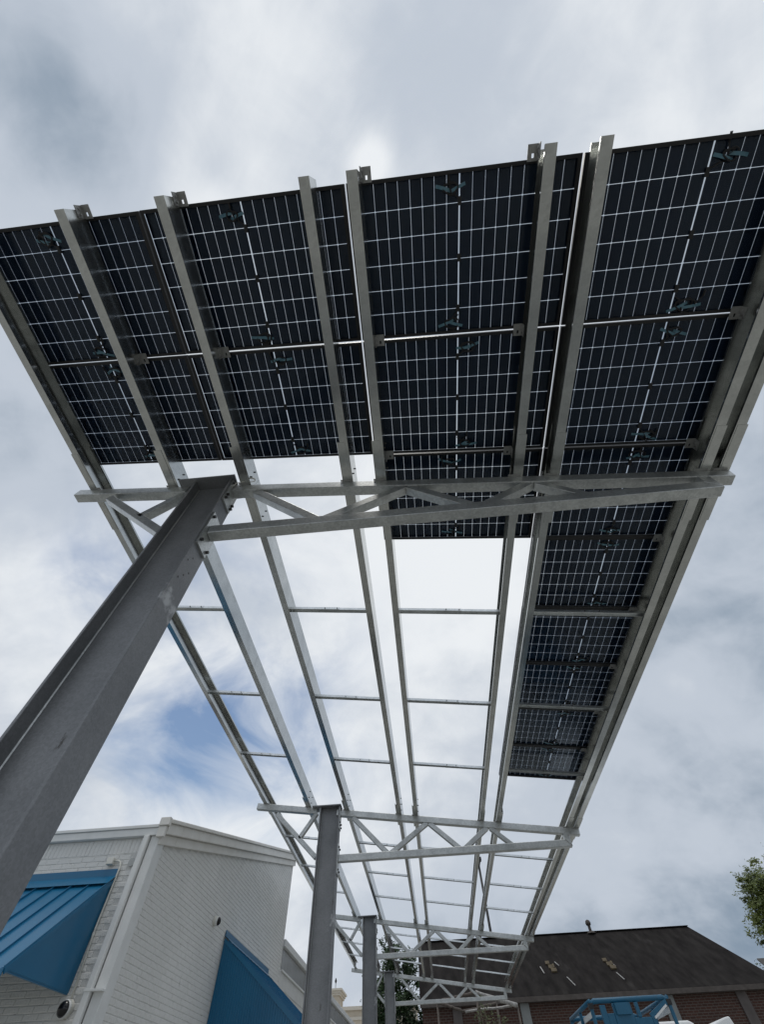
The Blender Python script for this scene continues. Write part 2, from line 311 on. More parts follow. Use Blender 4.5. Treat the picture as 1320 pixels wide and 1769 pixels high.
# ------------------------------------------------------------------ purlins
PUR = [(-3.457, -3.380, 'L'), (-2.450, -2.362, 'R'), (-1.588, -1.503, 'R'), (-.442, -.360, 'R'), (-.088, -.006, 'R'),
       (1.280, 1.360, 'R'), (1.634, 1.716, 'R'), (2.990, 3.074, 'R'), (3.157, 3.240, 'R')]
PLAB = ['leftmost purlin, outer edge beam on the column side', 'second purlin from the left, passing just left of the columns', 'third purlin from the left, passing just right of the columns',
        'fourth purlin from the left, left one of the close middle pair', 'fifth purlin from the left, right one of the close middle pair', 'sixth purlin from the left, left one of the right hand pair',
        'seventh purlin from the left, right one of the right hand pair', 'eighth purlin from the left, inner one of the double edge beam at right', 'rightmost purlin, outer one of the double edge beam at right']
TOP, BOT, TH = -.034, -.2495, .0045
def purl_profile(u0, u1, side, top=TOP, bot=BOT, lip=.022):
    t = TH
    if side == 'R': W, F, d = u1, u0, 1
    else: W, F, d = u0, u1, -1               # W web face, F free flange edge, d: direction from flange edge to web
    p = [(F, bot), (W, bot), (W, top), (F, top), (F, top-lip), (F+d*t, top-lip), (F+d*t, top-t), (W-d*t, top-t), (W-d*t, bot+t), (F+d*t, bot+t), (F+d*t, bot+lip), (F, bot+lip)]
    return p
def purl_seg(u0, u1, side, v0, v1, **k):
    pts = [C(u, v0, o) for u, o in purl_profile(u0, u1, side, **k)]
    return MB().prism(pts, (0, v1-v0, 0))
VEND = [-.505, 2.065, 10.195, 18.325, 26.60]
def clip_mesh():                              # slotted angle clip: one leg on the web, one under the panel frame
    m = MB()
    # web leg (y-z plane), local +x points away from the web; frame leg faces the camera with a slot
    m.box(0, .006, -.045, .045, -.085, .0)
    # slotted leg made of strips around a slot
    m.box(.006, .075, -.048, -.030, -.012, -.006); m.box(.006, .075, .030, .048, -.012, -.006)
    m.box(.006, .030, -.030, .030, -.012, -.006); m.box(.046, .075, -.030, .030, -.012, -.006); m.box(.030, .046, -.030, .004, -.012, -.006)
    m.tube([(.006, .02, -.05), (.016, .02, -.05)], .010, 6); m.tube([(.006, -.02, -.05), (.016, -.02, -.05)], .010, 6)
    return m
cm_ = clip_mesh(); cmR = cm_.mesh('clip'); cmR.materials.append(M['clip'])
cl2 = MB(); cl2.v = [(-x, y, z) for x, y, z in cm_.v]; cl2.f = list(cm_.f); cmL = cl2.mesh('clip'); cmL.materials.append(M['clip'])
PP = 1.141467; PV0 = -.464433
for i, (u0, u1, side) in enumerate(PUR):
    base = C((u0+u1)/2, 0, BOT)
    t = thing('purlin', base, 'galvanised ' + PLAB[i], 'purlin', 'long roof purlins')
    for k in range(4):
        v0 = VEND[k] + (.003 if k else 0)
        sft = -.020 if (i == 6 and k) else 0
        s = purl_seg(u0+sft, u1+sft, side, v0, VEND[k+1]).build('purlin_segment', 'purlin', t)
    d = -1 if side == 'R' else 1
    for k, fy in enumerate(FY):
        a0, a1 = fy-.50, min(fy+.52, 26.62)
        sh = .030*d if i in (1, 2, 3, 4) else -.012*d
        sl_ = MB().prism([C(u, a0, o) for u, o in purl_profile(u0+sh, u1+sh, side, top=TOP-.004, bot=BOT-.0035)], (0, a1-a0, 0))
        # the lapped length nests one sheet outside the other
        sl_.build('lap_splice', 'purlin', t)
        web_u = (u1+.0005) if side == 'R' else (u0-.0005); nd = 1 if side == 'R' else -1
        if k < 2 and i in (1, 2, 3, 4):
            for dv in (-.40, -.12, .40):
                for oo in (-.09, -.20):
                    p = C(web_u, fy+dv, oo); q = C(web_u+nd*.012, fy+dv, oo)
                    MB().tube([p, q], .008, 6).build('bolt', 'bolt', t)
        # seat angle on the chord
        ua = u0-.03 if side == 'R' else u1-.05
        a = [C(ua, fy, -.2515), C(ua+.08, fy, -.2515)]
        m_ = MB().prism([C(ua-.02, fy-.075, -.2500), C(ua+.10, fy-.075, -.2500), C(ua+.10, fy-.075, -.2590), C(ua-.02, fy-.075, -.2590)], (0, .02, 0)); m_.build('seat_plate', 'clip', t)
    if i in (1, 2, 4, 5, 7):
        lasts = {1: 2, 2: 2, 4: 3, 5: 3, 7: 8}[i]
        for k in range(lasts):
            vv = PV0 + k*PP - (.028 if k == 0 else 0.0)
            rs = side == 'R' and i not in (5, 7); o = inst('clip', cmR if rs else cmL, t, C((u1+.001) if rs else (u0-.001), vv, -.040) - base); o.rotation_euler = (0, -SL, 0)

# ------------------------------------------------------------------ bridging struts between purlin pairs
PAIRS = [(0, 1), (2, 3), (4, 5), (6, 7)]
PNAME = ['leftmost purlin pair', 'second purlin pair', 'third purlin pair', 'rightmost purlin pair']
BAYN = ['first bay', 'second bay', 'far third bay']; POSN = ['first', 'middle', 'last']
for b in range(3):
    for k in range(3):
        v = FY[b] + 2.0325*(k+1) - .07
        for pi, (a, c_) in enumerate(PAIRS):
            ua = PUR[a][1] if PUR[a][2] == 'R' else PUR[a][0]+TH; ub = PUR[c_][0]+(0.0 if PUR[c_][2] == 'L' else 0.004)
            if PUR[a][2] == 'L': ua = PUR[a][1]-.06
            if PUR[c_][2] == 'R': ub = PUR[c_][1]-TH-.002
            ua += .001; ub -= .001
            t = thing('bridging_strut', C((ua+ub)/2, v, -.2), f'bridging strut of the {PNAME[pi]}, {POSN[k]} in the {BAYN[b]}', 'strut', 'bridging struts between purlins')
            um = ua + (ub-ua)*.60
            def chan(s0, s1, dz):
                m = MB()
                pr = [(-.034, -.160), (-.034, -.196), (-.0315, -.196), (-.0315, -.1625), (.0315, -.1625), (.0315, -.196), (.034, -.196), (.034, -.160)]
                pts = [C(s0, v+y*(1 if dz == 0 else .88), o+dz) for y, o in pr]; e1 = C(s1, v, 0)-C(s0, v, 0)
                m.prism(pts, e1); return m
            chan(ua, um, 0).build('channel', 'strut', t); chan(um-.22, ub, -.003).build('channel', 'strut', t)
            for q in (um-.20, um-.03):
                for y in (-.055, .055): MB().tube([C(q, v+y*.60, -.180), C(q, v+y*.85, -.180)], .006, 6).build('bolt', 'bolt', t)

# ------------------------------------------------------------------ solar panels
PW, PL = .8622, .5642                         # half width across the slope, half length along the purlins
PC, RW = .0932, .1837
UC = .731237; UP = 1.739356
def octa(hx, hy, c, z0, z1):
    pts = [(-hx+c, -hy), (hx-c, -hy), (hx, -hy+c), (hx, hy-c), (hx-c, hy), (-hx+c, hy), (-hx, hy-c), (-hx, -hy+c)]
    return MB().prism([(x, y, z0) for x, y in pts], (0, 0, z1-z0))
cell_me = octa(.0452, .0899, .0050, 0, .0012).mesh('cell'); cell_me.materials.append(M['cell'])
fr = MB(); ft = -.031
for sx in (-1, 1):
    x0, x1 = sorted((sx*PW, sx*(PW-.011))); fr.box(x0, x1, -PL, PL, ft+.003, .006)
    x0, x1 = sorted((sx*PW, sx*(PW-.030))); fr.box(x0, x1, -PL, PL, ft, ft+.003)
    y0, y1 = sorted((sx*PL, sx*(PL-.011))); fr.box(-PW+.011, PW-.011, y0, y1, ft+.003, .006)
    y0, y1 = sorted((sx*PL, sx*(PL-.026))); fr.box(-PW+.030, PW-.030, y0, y1, ft, ft+.003)
frame_me = fr.mesh('frame'); frame_me.materials.append(M['frame_black'])
glass_me = MB().box(-PW+.0112, PW-.0112, -PL+.0112, PL-.0112, -.0042, -.0010).mesh('glass'); glass_me.materials.append(M['pv_glass'])
jb_me = MB().box(-.014, .014, -.028, .028, -.020, -.0045).mesh('junction_box'); jb_me.materials.append(M['jbox'])
def bundle(parent, x, y, sgn, rnd):
    # slack lead coiled and taped to the back of the panel
    cx = x; r = rnd.uniform(.040, .058); pts = []
    a0 = rnd.uniform(0, 6.28); turns = rnd.uniform(1.5, 2.1)
    for i in range(26):
        a = a0 + turns*6.283*i/25; q = r*(1+.16*math.sin(2.7*a))
        pts.append((cx+q*math.cos(a)*1.15, y+q*.8*math.sin(a), -.012-.006*math.sin(1.7*a)-.0005*i))
    tail = [(pts[-1][0]-sgn*.03, pts[-1][1]+.03*sgn, -.018), (pts[-1][0]-sgn*.05, pts[-1][1]-.05, -.020)]
    lead = [(0, y - math.copysign(.07, y), -.016), (cx*.5, y-math.copysign(.04, y), -.014)]
    cb = MB().tube(lead+pts+tail, .0058, 6).build('cable', 'cable', parent, smooth=True, local=True)
    MB().tube([tail[-1], (tail[-1][0]-.004*sgn, tail[-1][1]-.045, -.022)], .0085, 6).build('connector', 'jbox', cb, local=True)
    for j in (0, 1):
        ang = rnd.uniform(-.45, .45); L_ = rnd.uniform(.055, .085); px, py = cx + (.05 if j else -.05)*rnd.uniform(.5, 1.2), y+rnd.uniform(-.02, .02)
        dx, dy = math.cos(ang)*L_, math.sin(ang)*L_
        p = Vector((px-dx, py-dy, -.0052)); q = Vector((px+dx, py+dy, -.0052)); mid = Vector((px, py, -.024)); tb = MB()
        n_ = Vector((-dy, dx, 0)).normalized()*.011; prof = [p, p.lerp(mid, .5)+Vector((0, 0, -.002)), mid, q.lerp(mid, .5)+Vector((0, 0, -.002)), q]
        for s_ in range(4):
            a, b_ = prof[s_], prof[s_+1]; up_ = Vector((0, 0, .0008))
            tb.add([a-n_, a+n_, b_+n_, b_-n_, a-n_+up_, a+n_+up_, b_+n_+up_, b_-n_+up_], [(0,1,2,3), (7,6,5,4), (0,4,5,1), (1,5,6,2), (2,6,7,3), (3,7,4,0)])
        tb.build('tape', 'tape', parent, local=True)
NP = [2, 2, 3, 8]
CN = ['leftmost column', 'second column from left', 'third column from left', 'rightmost column']
RN = ['topmost', 'second from the top', 'third from the top', 'fourth from the top', 'fifth from the top', 'sixth from the top', 'seventh from the top', 'bottommost']
BX = {(0, 0): (-.08, -.03), (0, 1): (.03, .03), (1, 0): (-.09, -.05), (1, 1): (.06, .07), (2, 0): (-.07, -.05), (2, 1): (.09, .08), (2, 2): (-.07, -.05), (3, 0): (.12, .09), (3, 1): (.07, .08)}
for c in range(4):
    for p in range(NP[c]):
        rn = RN[p] if not (c < 3 and p == NP[c]-1) else 'bottommost'
        rnd = random.Random(100*c+p)
        dv, du = rnd.uniform(-.0015, .0015), rnd.uniform(-.002, .002)
        t = thing('solar_panel', C(UC+(c-2)*UP+du, PV0+(p+.5)*PP+dv, 0), f'dark solar panel, {rn} in the {CN[c]} of panels', 'solar panel', 'solar panels on the canopy', rot=(0, -SL, 0))
        inst('frame', frame_me, t, (0, 0, 0)); inst('glass', glass_me, t, (0, 0, 0))
        for n in range(18):
            x = (n-8.5)*PC + math.copysign(.004, n-8.5)
            for r in range(6):
                inst('cell', cell_me, t, (x, (r-2.5)*RW, 0))
        for r in (1, 3, 5): inst('junction_box', jb_me, t, (rnd.uniform(-.003, .003), (r-3)*RW+rnd.uniform(-.012, .012), 0))
        b0, b1 = BX.get((c, p), (rnd.uniform(-.08, .08), rnd.uniform(-.06, .08)))
        bundle(t, b0, -.455, 1, rnd); bundle(t, b1, .485, -1, rnd)

# ------------------------------------------------------------------ white painted brick building on the left
WX, WY, WYE = -4.40, 7.90, 17.08
def rake(y): return 2.76 + H + (y-WY)*(5.02-2.79)/(16.87-8.10)   # underside of the sloping fascia
bw = thing('white_brick_building', (-9, 12, 0), 'white painted brick building with sloping roofline and blue awnings behind the columns', 'building')
FT = 2.87 + H
fw = MB().box(-14, WX-.10, WY+.008, WY+.26, 0, FT).build('front_wall', 'mortar_paint', bw)
sw = MB().prism([(WX-.008, WY+.27, 0), (WX-.008, WYE, 0), (WX-.008, WYE, rake(WYE)+.10), (WX-.008, WY+.27, rake(WY+.27)+.10)], (-.25, 0, 0)).build('side_wall', 'mortar_paint', bw)
MB().prism([(WX-.26, WYE-.002, 0), (-14, WYE-.002, 0), (-14, WYE-.002, rake(WYE)+.1), (WX-.26, WYE-.002, rake(WYE)+.1)], (0, -.25, 0)).build('rear_wall', 'stucco', bw)
MB().prism([(-14, WY+.05, rake(WY)+.02), (-14, WYE, rake(WYE)+.12), (WX-.06, WYE, rake(WYE)+.12), (WX-.06, WY+.05, rake(WY)+.02)], (0, 0, .08)).build('roof', 'roofing', bw)
BL, BH, JT = .2032, .0677, .0065
def brick_mesh(axis):
    m = MB(); a, b = (BL-JT)/2, (BH-JT)/2; c = .006
    if axis == 'x': f = lambda s, d, z: (s, -d, z)
    else: f = lambda s, d, z: (d, s, z)
    # chamfered face, painted over: soft arrises
    v = [f(-a, 0, -b), f(a, 0, -b), f(a, 0, b), f(-a, 0, b), f(-a, .001, -b), f(a, .001, -b), f(a, .001, b), f(-a, .001, b), f(-a+c, .0055, -b+c), f(a-c, .0055, -b+c), f(a-c, .0055, b-c), f(-a+c, .0055, b-c)]
    m.add(v, [(0,1,5,4), (1,2,6,5), (2,3,7,6), (3,0,4,7), (4,5,9,8), (5,6,10,9), (6,7,11,10), (7,4,8,11), (8,9,10,11)]); return m
bmx, bmy = brick_mesh('x'), brick_mesh('y')
bms = MB(); bms.v = [(z, y, -x) for x, y, z in bmx.v]; bms.f = list(bmx.f)
bs_me = bms.mesh('brick'); bs_me.materials.append(M['white_paint'])
bx_me = bmx.mesh('brick'); bx_me.materials.append(M['white_paint']); by_me = bmy.mesh('brick'); by_me.materials.append(M['white_paint'])
brl = []; rb = random.Random(5)
nr = int(5.2/BH)+40
SZ = FT-.108
for k in range(0, int(9.2/BH)):
    brl.append(('s', Vector((WX-.265-BH*k, WY+.008+rb.uniform(-.0025, .0025), SZ+rb.uniform(-.003, .003)))))
for r in range(0, int((FT-.215)/BH)):
    z = (r+.5)*BH
    for k in range(0, int(9.2/BL)):
        x = WX-.36-BL*k - (BL/2 if r % 2 else 0)
        brl.append(('x', Vector((x, WY+.008+rb.uniform(-.002, .002), z+rb.uniform(-.0018, .0018)))))
for r in range(0, int(7.4/BH)):
    z = (r+.5)*BH
    for k in range(0, int((WYE-WY)/BL)):
        y = WY+.20+BL*k + (BL/2 if r % 2 else 0)
        if y+BL/2 > WYE or z+BH/2 > rake(y)+.02: continue
        brl.append(('y', Vector((WX-.008+rb.uniform(-.002, .002), y, z+rb.uniform(-.0018, .0018)))))
def seen(e):
    a, p = e; d = p-Vector((0, 0, H)); k = d.dot(fwd); x = 660+FPX*d.dot(rr)/k; y = 884.5-FPX*d.dot(uu)/k
    if not (-10 < x < 1320 and 1400 < y < 1775): return 1e3
    if x < 300-(y-1400)*.0 and x < (1640-y)*.55-30: return 1e3     # behind the near column
    if a != 'y' and p.x < -4.85 and 1.15+H < p.z < 2.40+H: return 1e3   # behind the front awning
    return d.length
brl.sort(key=seen)
stx, sty = MB(), MB()
for i, (a, p) in enumerate(brl):
    if i < 300: inst('brick', {'x': bx_me, 'y': by_me, 's': bs_me}[a], sw if a == 'y' else fw, p-bw.location)
    else:
        src, dst = {'x': (bmx, stx), 'y': (bmy, sty), 's': (bms, stx)}[a]
        dst.add([(q[0]+p.x, q[1]+p.y, q[2]+p.z) for q in src.v], src.f)
for m_, w_ in ((stx, fw), (sty, sw)): tag(m_.build('brickwork', 'white_paint', w_), kind='stuff')
# corner board and downspout
bevel(MB().box(WX-.115, WX+.03, WY-.03, WY+.20, 0, FT+.0).build('corner_board', 'trim', bw), .006)
ds = MB().box(WX-.215, WX-.128, WY-.10, WY-.022, 0, FT+.0).build('downspout', 'trim', bw); bevel(ds, .012, 2)
for zc in (1.18, -.6): bevel(MB().box(WX-.221, WX+.035, WY-.106, WY-.001, zc+H-.012, zc+H+.012).build('strap', 'trim', ds), .003)
# front coping in lengths, with a cap bead on top
for k, (x0, x1) in enumerate(((-14, -11.2), (-11.197, -8.15), (-8.147, WX-.02))):
    cp_ = MB().box(x0, x1, WY-.07, WY+.20, FT+.002, FT+.105).build('coping', 'trim', bw); bevel(cp_, .008, 2)
    bevel(MB().box(x0, x1, WY-.09, WY+.22, FT+.107, FT+.150).build('cap', 'trim', cp_), .006, 2)
# sloping side fascia: lower board, upper board, cap, in lengths
def fas(y0, y1, o0, o1, x1, nm, par):
    m = MB().prism([(WX-.02, y0, rake(y0)+o0), (WX-.02, y1, rake(y1)+o0), (WX-.02, y1, rake(y1)+o1), (WX-.02, y0, rake(y0)+o1)], (x1+.02, 0, 0)); return bevel(m.build(nm, 'fascia', par), .008, 2)
for (y0, y1) in ((WY-.02, 8.43), (8.433, 13.20), (13.203, WYE+.06)):
    f1 = fas(y0, y1, 0, .135, .055, 'lower_fascia', bw); fas(y0, y1, .138, .285, .125, 'upper_fascia', bw); fas(y0-.01 if y0 < 8 else y0, y1, .288, .345, .165, 'rake_cap', bw)
bevel(MB().box(WX-.019, WX+.115, WY-.088, WY-.022, FT-.03, FT+.118).build('corner_return', 'fascia', bw), .008); bevel(MB().box(WX-.019, WX+.155, WY-.115, WY-.032, FT+.120, FT+.235).build('corner_cap', 'fascia', bw), .008)
# lower wing of the same building behind, with a glazed band
lw = thing('low_wing_building', (-9, 30, 0), 'low grey rendered wing with white coping and a grey panel band behind the second column', 'building')
MB().box(-14, WX-.03, WYE+.01, 60, 0, 2.74+H).build('wall', 'stucco', lw)
MB().box(-14, WX-.06, WYE+.01, 60, 2.74+H, 3.22+H).build('parapet', 'stucco', lw)
for k in range(12):
    y0 = WYE+.15+3.45*k; y1 = y0+3.38
    MB().box(WX-.058, WX-.035, y0, y1, 2.80+H, 3.20+H).build('band_panel', 'panel_grey', lw)
    bevel(MB().box(WX-.058, WX+.02, y0, y1+.06, 2.745+H, 2.79+H).build('sill_trim', 'trim', lw), .005)
for k in range(6):
    y0 = WYE+.03+7.1*k
    bevel(MB().box(WX-.4, WX+.05, y0, y0+7.09, 3.225+H, 3.38+H).build('coping', 'trim', lw), .01)
    for j in range(5): MB().box(WX-.029, WX-.018, y0, y0+7.09, 1.0+j*.36+H, 1.0+j*.36+.30+H).build('siding_board', 'stucco', lw)

# blue awnings
def awning(name, lab, org, ax, out, length, drop, proj, ribbed):
    # ax: along the wall, out: away from the wall; org is the upper near end at the wall
    ax, out, org = Vector(ax), Vector(out), Vector(org); t = thing(name, org, lab, 'awning', 'blue sheet metal awnings')
    tip = out*proj - Vector((0, 0, drop)); sdir = tip.normalized(); nrm = sdir.cross(ax).normalized()
    if nrm.z < 0: nrm = -nrm
    n = round(length/.28); pw = length/n
    for k in range(n):
        a = org+ax*(pw*k+.004)+sdir*.10; b = org+ax*(pw*(k+1)-.004)+sdir*.10; q = sdir*(tip.length-.10)
        MB().prism([a, b, b+q, a+q], nrm*.004).build('roof_pan', 'blue', t)
    for k in range(n+1):
        a = org+ax*(pw*k)+sdir*.10+nrm*.014; MB().bar(a, a+sdir*(tip.length-.10), .009, .034, up=nrm).build('standing_seam', 'blue', t)
    # ridge flashing and its hem
    fl = MB().prism([org+nrm*.034-ax*.02, org+nrm*.034+ax*(length+.02), org+ax*(length+.02)+sdir*.20+nrm*.036, org-ax*.02+sdir*.20+nrm*.036], nrm*.003).build('ridge_flashing', 'blue', t)
    MB().bar(org-ax*.02+out*.008+Vector((0, 0, .07)), org+ax*(length+.02)+out*.008+Vector((0, 0, .07)), .014, .10).build('wall_flashing', 'blue', t)
    for e in (0, 1):
        o_ = org+ax*(length*e); tri = [o_-Vector((0, 0, .0)), o_-Vector((0, 0, drop)), o_+tip]
        s_ = 1 if e == 0 else -1
        if ribbed:
            m = MB(); k = 0; step = .05; nx = int(proj/step)
            for k in range(nx):                    # vertical ribs under the slope
                x0, x1 = k*step, (k+1)*step
                def P(x, d, top): return o_+out*x+ax*(s_*d)+Vector((0, 0, -drop*x/proj if top else -drop))
                for xa, xb, da, db in ((x0, x0+.034, 0, 0), (x0+.034, x0+.039, 0, -.010), (x0+.039, x0+.046, -.010, -.010), (x0+.046, x1, -.010, 0)):
                    m.add([P(xa, da, 0), P(xb, db, 0), P(xb, db, 1), P(xa, da, 1), P(xa, da+.014, 0), P(xb, db+.014, 0), P(xb, db+.014, 1), P(xa, da+.014, 1)], [(0,1,2,3), (7,6,5,4), (0,4,5,1), (2,6,7,3), (1,5,6,2), (3,7,4,0)])
            sp = m.build('side_panel', 'blue', t)
        else: sp = MB().prism(tri, ax*(s_*.012)).build('side_panel', 'blue', t)
        MB().bar(o_+sdir*.02-nrm*.02-ax*(s_*.004), o_+tip-nrm*.02-ax*(s_*.004), .016, .055, up=nrm).build('edge_trim', 'blue', t)
        MB().bar(o_-Vector((0, 0, drop))+ax*(s_*.02), o_+tip+ax*(s_*.02), .03, .03).build('bottom_rail', 'blue', t)
    MB().bar(org+tip-Vector((0, 0, .05)), org+tip+ax*length-Vector((0, 0, .05)), .012, .11).build('valance', 'blue', t)
    return t
awning('awning', 'blue standing seam awning with flat side panel on the front wall', (-4.875, WY-.010, 2.345+H), (-1, 0, 0), (0, -1, 0), 3.6, 1.17, 1.44, False)
awning('awning', 'blue ribbed awning on the long side wall, its tip reaching the second column', (WX+.010, 12.0, 2.44+H), (0, 1, 0), (1, 0, 0), 3.72, 1.32, 1.93, True)

# conduit, junction box, cameras on the white walls
t = thing('conduit_run', (-4.86, WY-.03, 1.1+H), 'cream conduit with elbow and small box running down beside the downspout', 'conduit')
yq = WY-.032
MB().tube([(-5.0, yq, 2.565+H), (-4.93, yq, 2.567+H), (-4.885, yq, 2.55+H), (-4.86, yq, 2.50+H), (-4.853, yq, 2.42+H), (-4.85, yq, 1.8+H), (-4.79, yq, 1.13+H)], .013, 8).build('pipe', 'conduit', t, smooth=True)
bevel(MB().box(-5.09, -4.985, WY-.085, WY-.002, 2.515+H, 2.60+H).build('box', 'conduit', t), .006)
MB().tube([(-4.8462, yq, 1.745+H), (-4.842, yq, 1.70+H)], .017, 8).build('coupling', 'conduit', t)
def dome(name, lab, c, nrm, r):
    t = thing(name, c, lab, 'camera', 'security cameras on the white walls'); c = Vector(c); n = Vector(nrm).normalized()
    MB().tube([c, c+n*.05], r*1.02, 20).build('back_box', 'conduit', t, smooth=False)
    MB().tube([c+n*.052, c+n*.068, c+n*.085], [r*1.0, r*1.0, r*.92], 20).build('ring', 'trim', t)
    MB().tube([c+n*.0855, c+n*.105, c+n*.125, c+n*.138], [r*.88, r*.80, r*.52, r*.12], 20).build('lens_dome', 'dark_glass', t, smooth=True)
dome('dome_camera', 'round dark lensed camera on the front wall at the foot of the conduit', (-4.80, WY-.002, 1.04+H), (-.1, -1, -.1), .085)
dome('dome_camera', 'small white dome camera alone on the side wall above the ribbed awning', (WX+.002, 11.2, 2.54+H), (1, 0, -.12), .075)
tag(MB().disc((-4.70, WY-.004, 2.54+H), (0, -1, 0), .055, .018, 18).build('vent_disc', 'grey_disc'), 'small round grey disc on the front wall beside the downspout', 'disc')

# ------------------------------------------------------------------ brick hall with dark shingle gable roof
BY = 36.0; BX0, BX1 = -.95, 18.6
bh = thing('brick_hall', (9, BY+6, 0), 'long red brown brick hall with dark shingle roof behind the canopy', 'building')
MB().box(BX0+.1, BX1-.2, BY+.3, BY+11.7, 0, 4.05+H).build('wall', 'brick', bh)
ez, rz, ry = 4.17+H, 7.63+H, BY+6
rf = MB().prism([(BX0, BY, ez), (19.35, BY, ez), (18.2, ry, rz), (BX0, ry, rz)], (0, 0, .06)).build('roof_slope', 'shingle', bh)
MB().prism([(BX0, BY+12, ez), (BX0, ry+.001, rz), (18.2, ry+.001, rz), (19.35, BY+12, ez)], (0, 0, .06)).build('roof_slope', 'shingle', bh)
MB().prism([(BX0+.12, BY+.3, 4.05+H), (BX0+.12, BY+11.7, 4.05+H), (BX0+.12, ry, rz-.05)], (.1, 0, 0)).build('gable', 'brick', bh)
MB().prism([(BX1-.2, BY+.3, 4.05+H), (BX1-.2, BY+11.7, 4.05+H), (18.0, ry, rz-.05)], (-.1, 0, 0)).build('gable', 'brick', bh)
MB().bar((BX0, ry, rz+.075), (18.2, ry, rz+.075), .30, .035).build('ridge_cap', 'shingle', bh)
MB().box(BX0, 19.30, BY-.06, BY-.002, ez-.15, ez+.045).build('eave_board', 'eave', bh)
MB().box(BX0+.05, 19.2, BY, BY+.35, ez-.16, ez-.13).build('soffit', 'eave', bh)
MB().box(18.9, 19.5, BY-.10, BY-.061, ez-.10, ez+.02).build('gutter_end', 'white', bh)
for x0, x1, m_ in ((.86, 1.37, 'pilaster_dark'), (4.66, 5.16, 'pilaster'), (12.55, 13.15, 'pilaster'), (16.6, 17.15, 'pilaster_dark')):
    MB().box(x0, x1, BY+.20, BY+.298, 0, 4.03+H).build('pilaster', m_, bh)
t = thing('roof_vent', (11.4, ry-.1, rz), 'small round capped vent pipe on the ridge of the dark roof', 'vent')
MB().tube([(11.4, ry-.1, rz+.0), (11.4, ry-.1, rz+.42)], .10, 10).build('pipe', 'eave', t, smooth=True)
MB().tube([(11.4, ry-.1, rz+.40), (11.4, ry-.1, rz+.50), (11.4, ry-.1, rz+.62), (11.4, ry-.1, rz+.68)], [.16, .19, .15, .05], 10).build('cap', 'eave', t, smooth=True)
MB().tube([(11.4, ry-.1, rz-.03), (11.4, ry-.1, rz+.10)], [.34, .16], 10).build('flashing', 'eave', t)
def onroof(x, y, d=0): return Vector((x, y, ez+.06+(y-BY)*(rz-ez)/6+d))
for (x, y, lab, dxx) in ((7.30, 38.35, 'patched tan roof penetration with loose white strips, left one on the dark roof', 0), (10.88, 38.3, 'patched tan roof penetration with white strip, right one on the dark roof', 1)):
    t = thing('roof_patch', onroof(x, y), lab, 'roof patch', 'roof patches')
    sn = Vector((0, -.5, .866))
    for k, (ax_, ay, wx, wy) in enumerate(((0, 0, .30, .34), (-.10, .38, .26, .30), (.06, -.38, .34, .30), (.16, -.02, .10, .36))):
        a = onroof(x+ax_-wx/2, y+ay-wy/2, .01+.012*k); b = onroof(x+ax_+wx/2, y+ay-wy/2, .01+.012*k); c_ = onroof(x+ax_+wx/2+.04, y+ay+wy/2, .01+.012*k); d_ = onroof(x+ax_-wx/2+.05, y+ay+wy/2, .01+.012*k)
        MB().prism([a, b, c_, d_], (0, -.02, .06)).build('board', 'tan', t)
    strips = (((-.62, .1), (-.58, -.55)), ((.42, .5), (.55, .1)), ((.62, -1.0), (.80, -1.75))) if not dxx else (((.05, -.8), (.18, -1.45)), ((.20, .15), (.30, -.2)))
    for (p, q) in strips: MB().bar(onroof(x+p[0], y+p[1], .03), onroof(x+q[0], y+q[1], .03), .055, .03).build('white_strip', 'plastic', t)
# neighbouring grey roof at the far right edge
t = thing('grey_roof_house', (27, 47, 0), 'sliver of a grey roofed house at the right edge beyond the brick hall', 'house')
MB().box(24.8, 34, 44, 54, 0, 4.4+H).build('wall', 'roofing', t); MB().prism([(24.0, 43.6, 4.4+H), (34.4, 43.6, 4.4+H), (34.4, 49, 6.9+H), (25.3, 49, 6.9+H)], (0, 0, .1)).build('roof', 'roofing', t)

# ------------------------------------------------------------------ beige tower block far behind
t = thing('beige_building', (-12, 62, 0), 'beige building with small corniced tower far behind, between the columns', 'building')
MB().box(-13.5, -9.40, 60, 63, 0, 7.78+H).build('tower', 'beige', t)
for k, (o_, z0, z1) in enumerate(((.12, 7.78, 7.92), (.22, 7.921, 8.06), (.34, 8.061, 8.20))): MB().box(-13.5-o_, -9.40+o_, 60-o_, 63+o_, z0+H, z1+H).build('cornice', 'beige_trim', t)
MB().box(-9.39, -2.0, 60.4, 64, 0, 6.85+H).build('wing', 'beige', t); MB().box(-9.38, -1.8, 60.2, 64.2, 6.85+H, 7.08+H).build('wing_cornice', 'beige_trim', t)
MB().box(-9.38, -2.0, 60.32, 60.398, 6.25+H, 6.45+H).build('string_course', 'beige_trim', t)
MB().tube([(-9.9, 61, 8.2+H), (-9.9, 61, 8.75+H)], .03, 6).build('mast', 'black_metal', t); MB().tube([(-9.9, 61, 8.70+H), (-9.9, 61, 8.85+H), (-9.9, 61, 9.05+H)], [.05, .11, .03], 8).build('finial', 'black_metal', t)

# ------------------------------------------------------------------ tall black lamp post behind the hall
t = thing('lamp_post', (5.2, 50, 0), 'tall thin black lamp post with flat head seen between the purlins', 'lamp post')
MB().tube([(5.2, 50, 0), (5.2, 50, 14.2+H)], [.16, .10], 10).build('pole', 'black_metal', t, smooth=True)
MB().box(4.98, 5.52, 49.75, 50.25, 14.36+H, 14.62+H).build('lamp_head', 'black_metal', t); MB().tube([(5.2, 50, 14.0+H), (5.24, 50, 14.37+H)], [.10, .2], 8).build('bracket', 'black_metal', t)

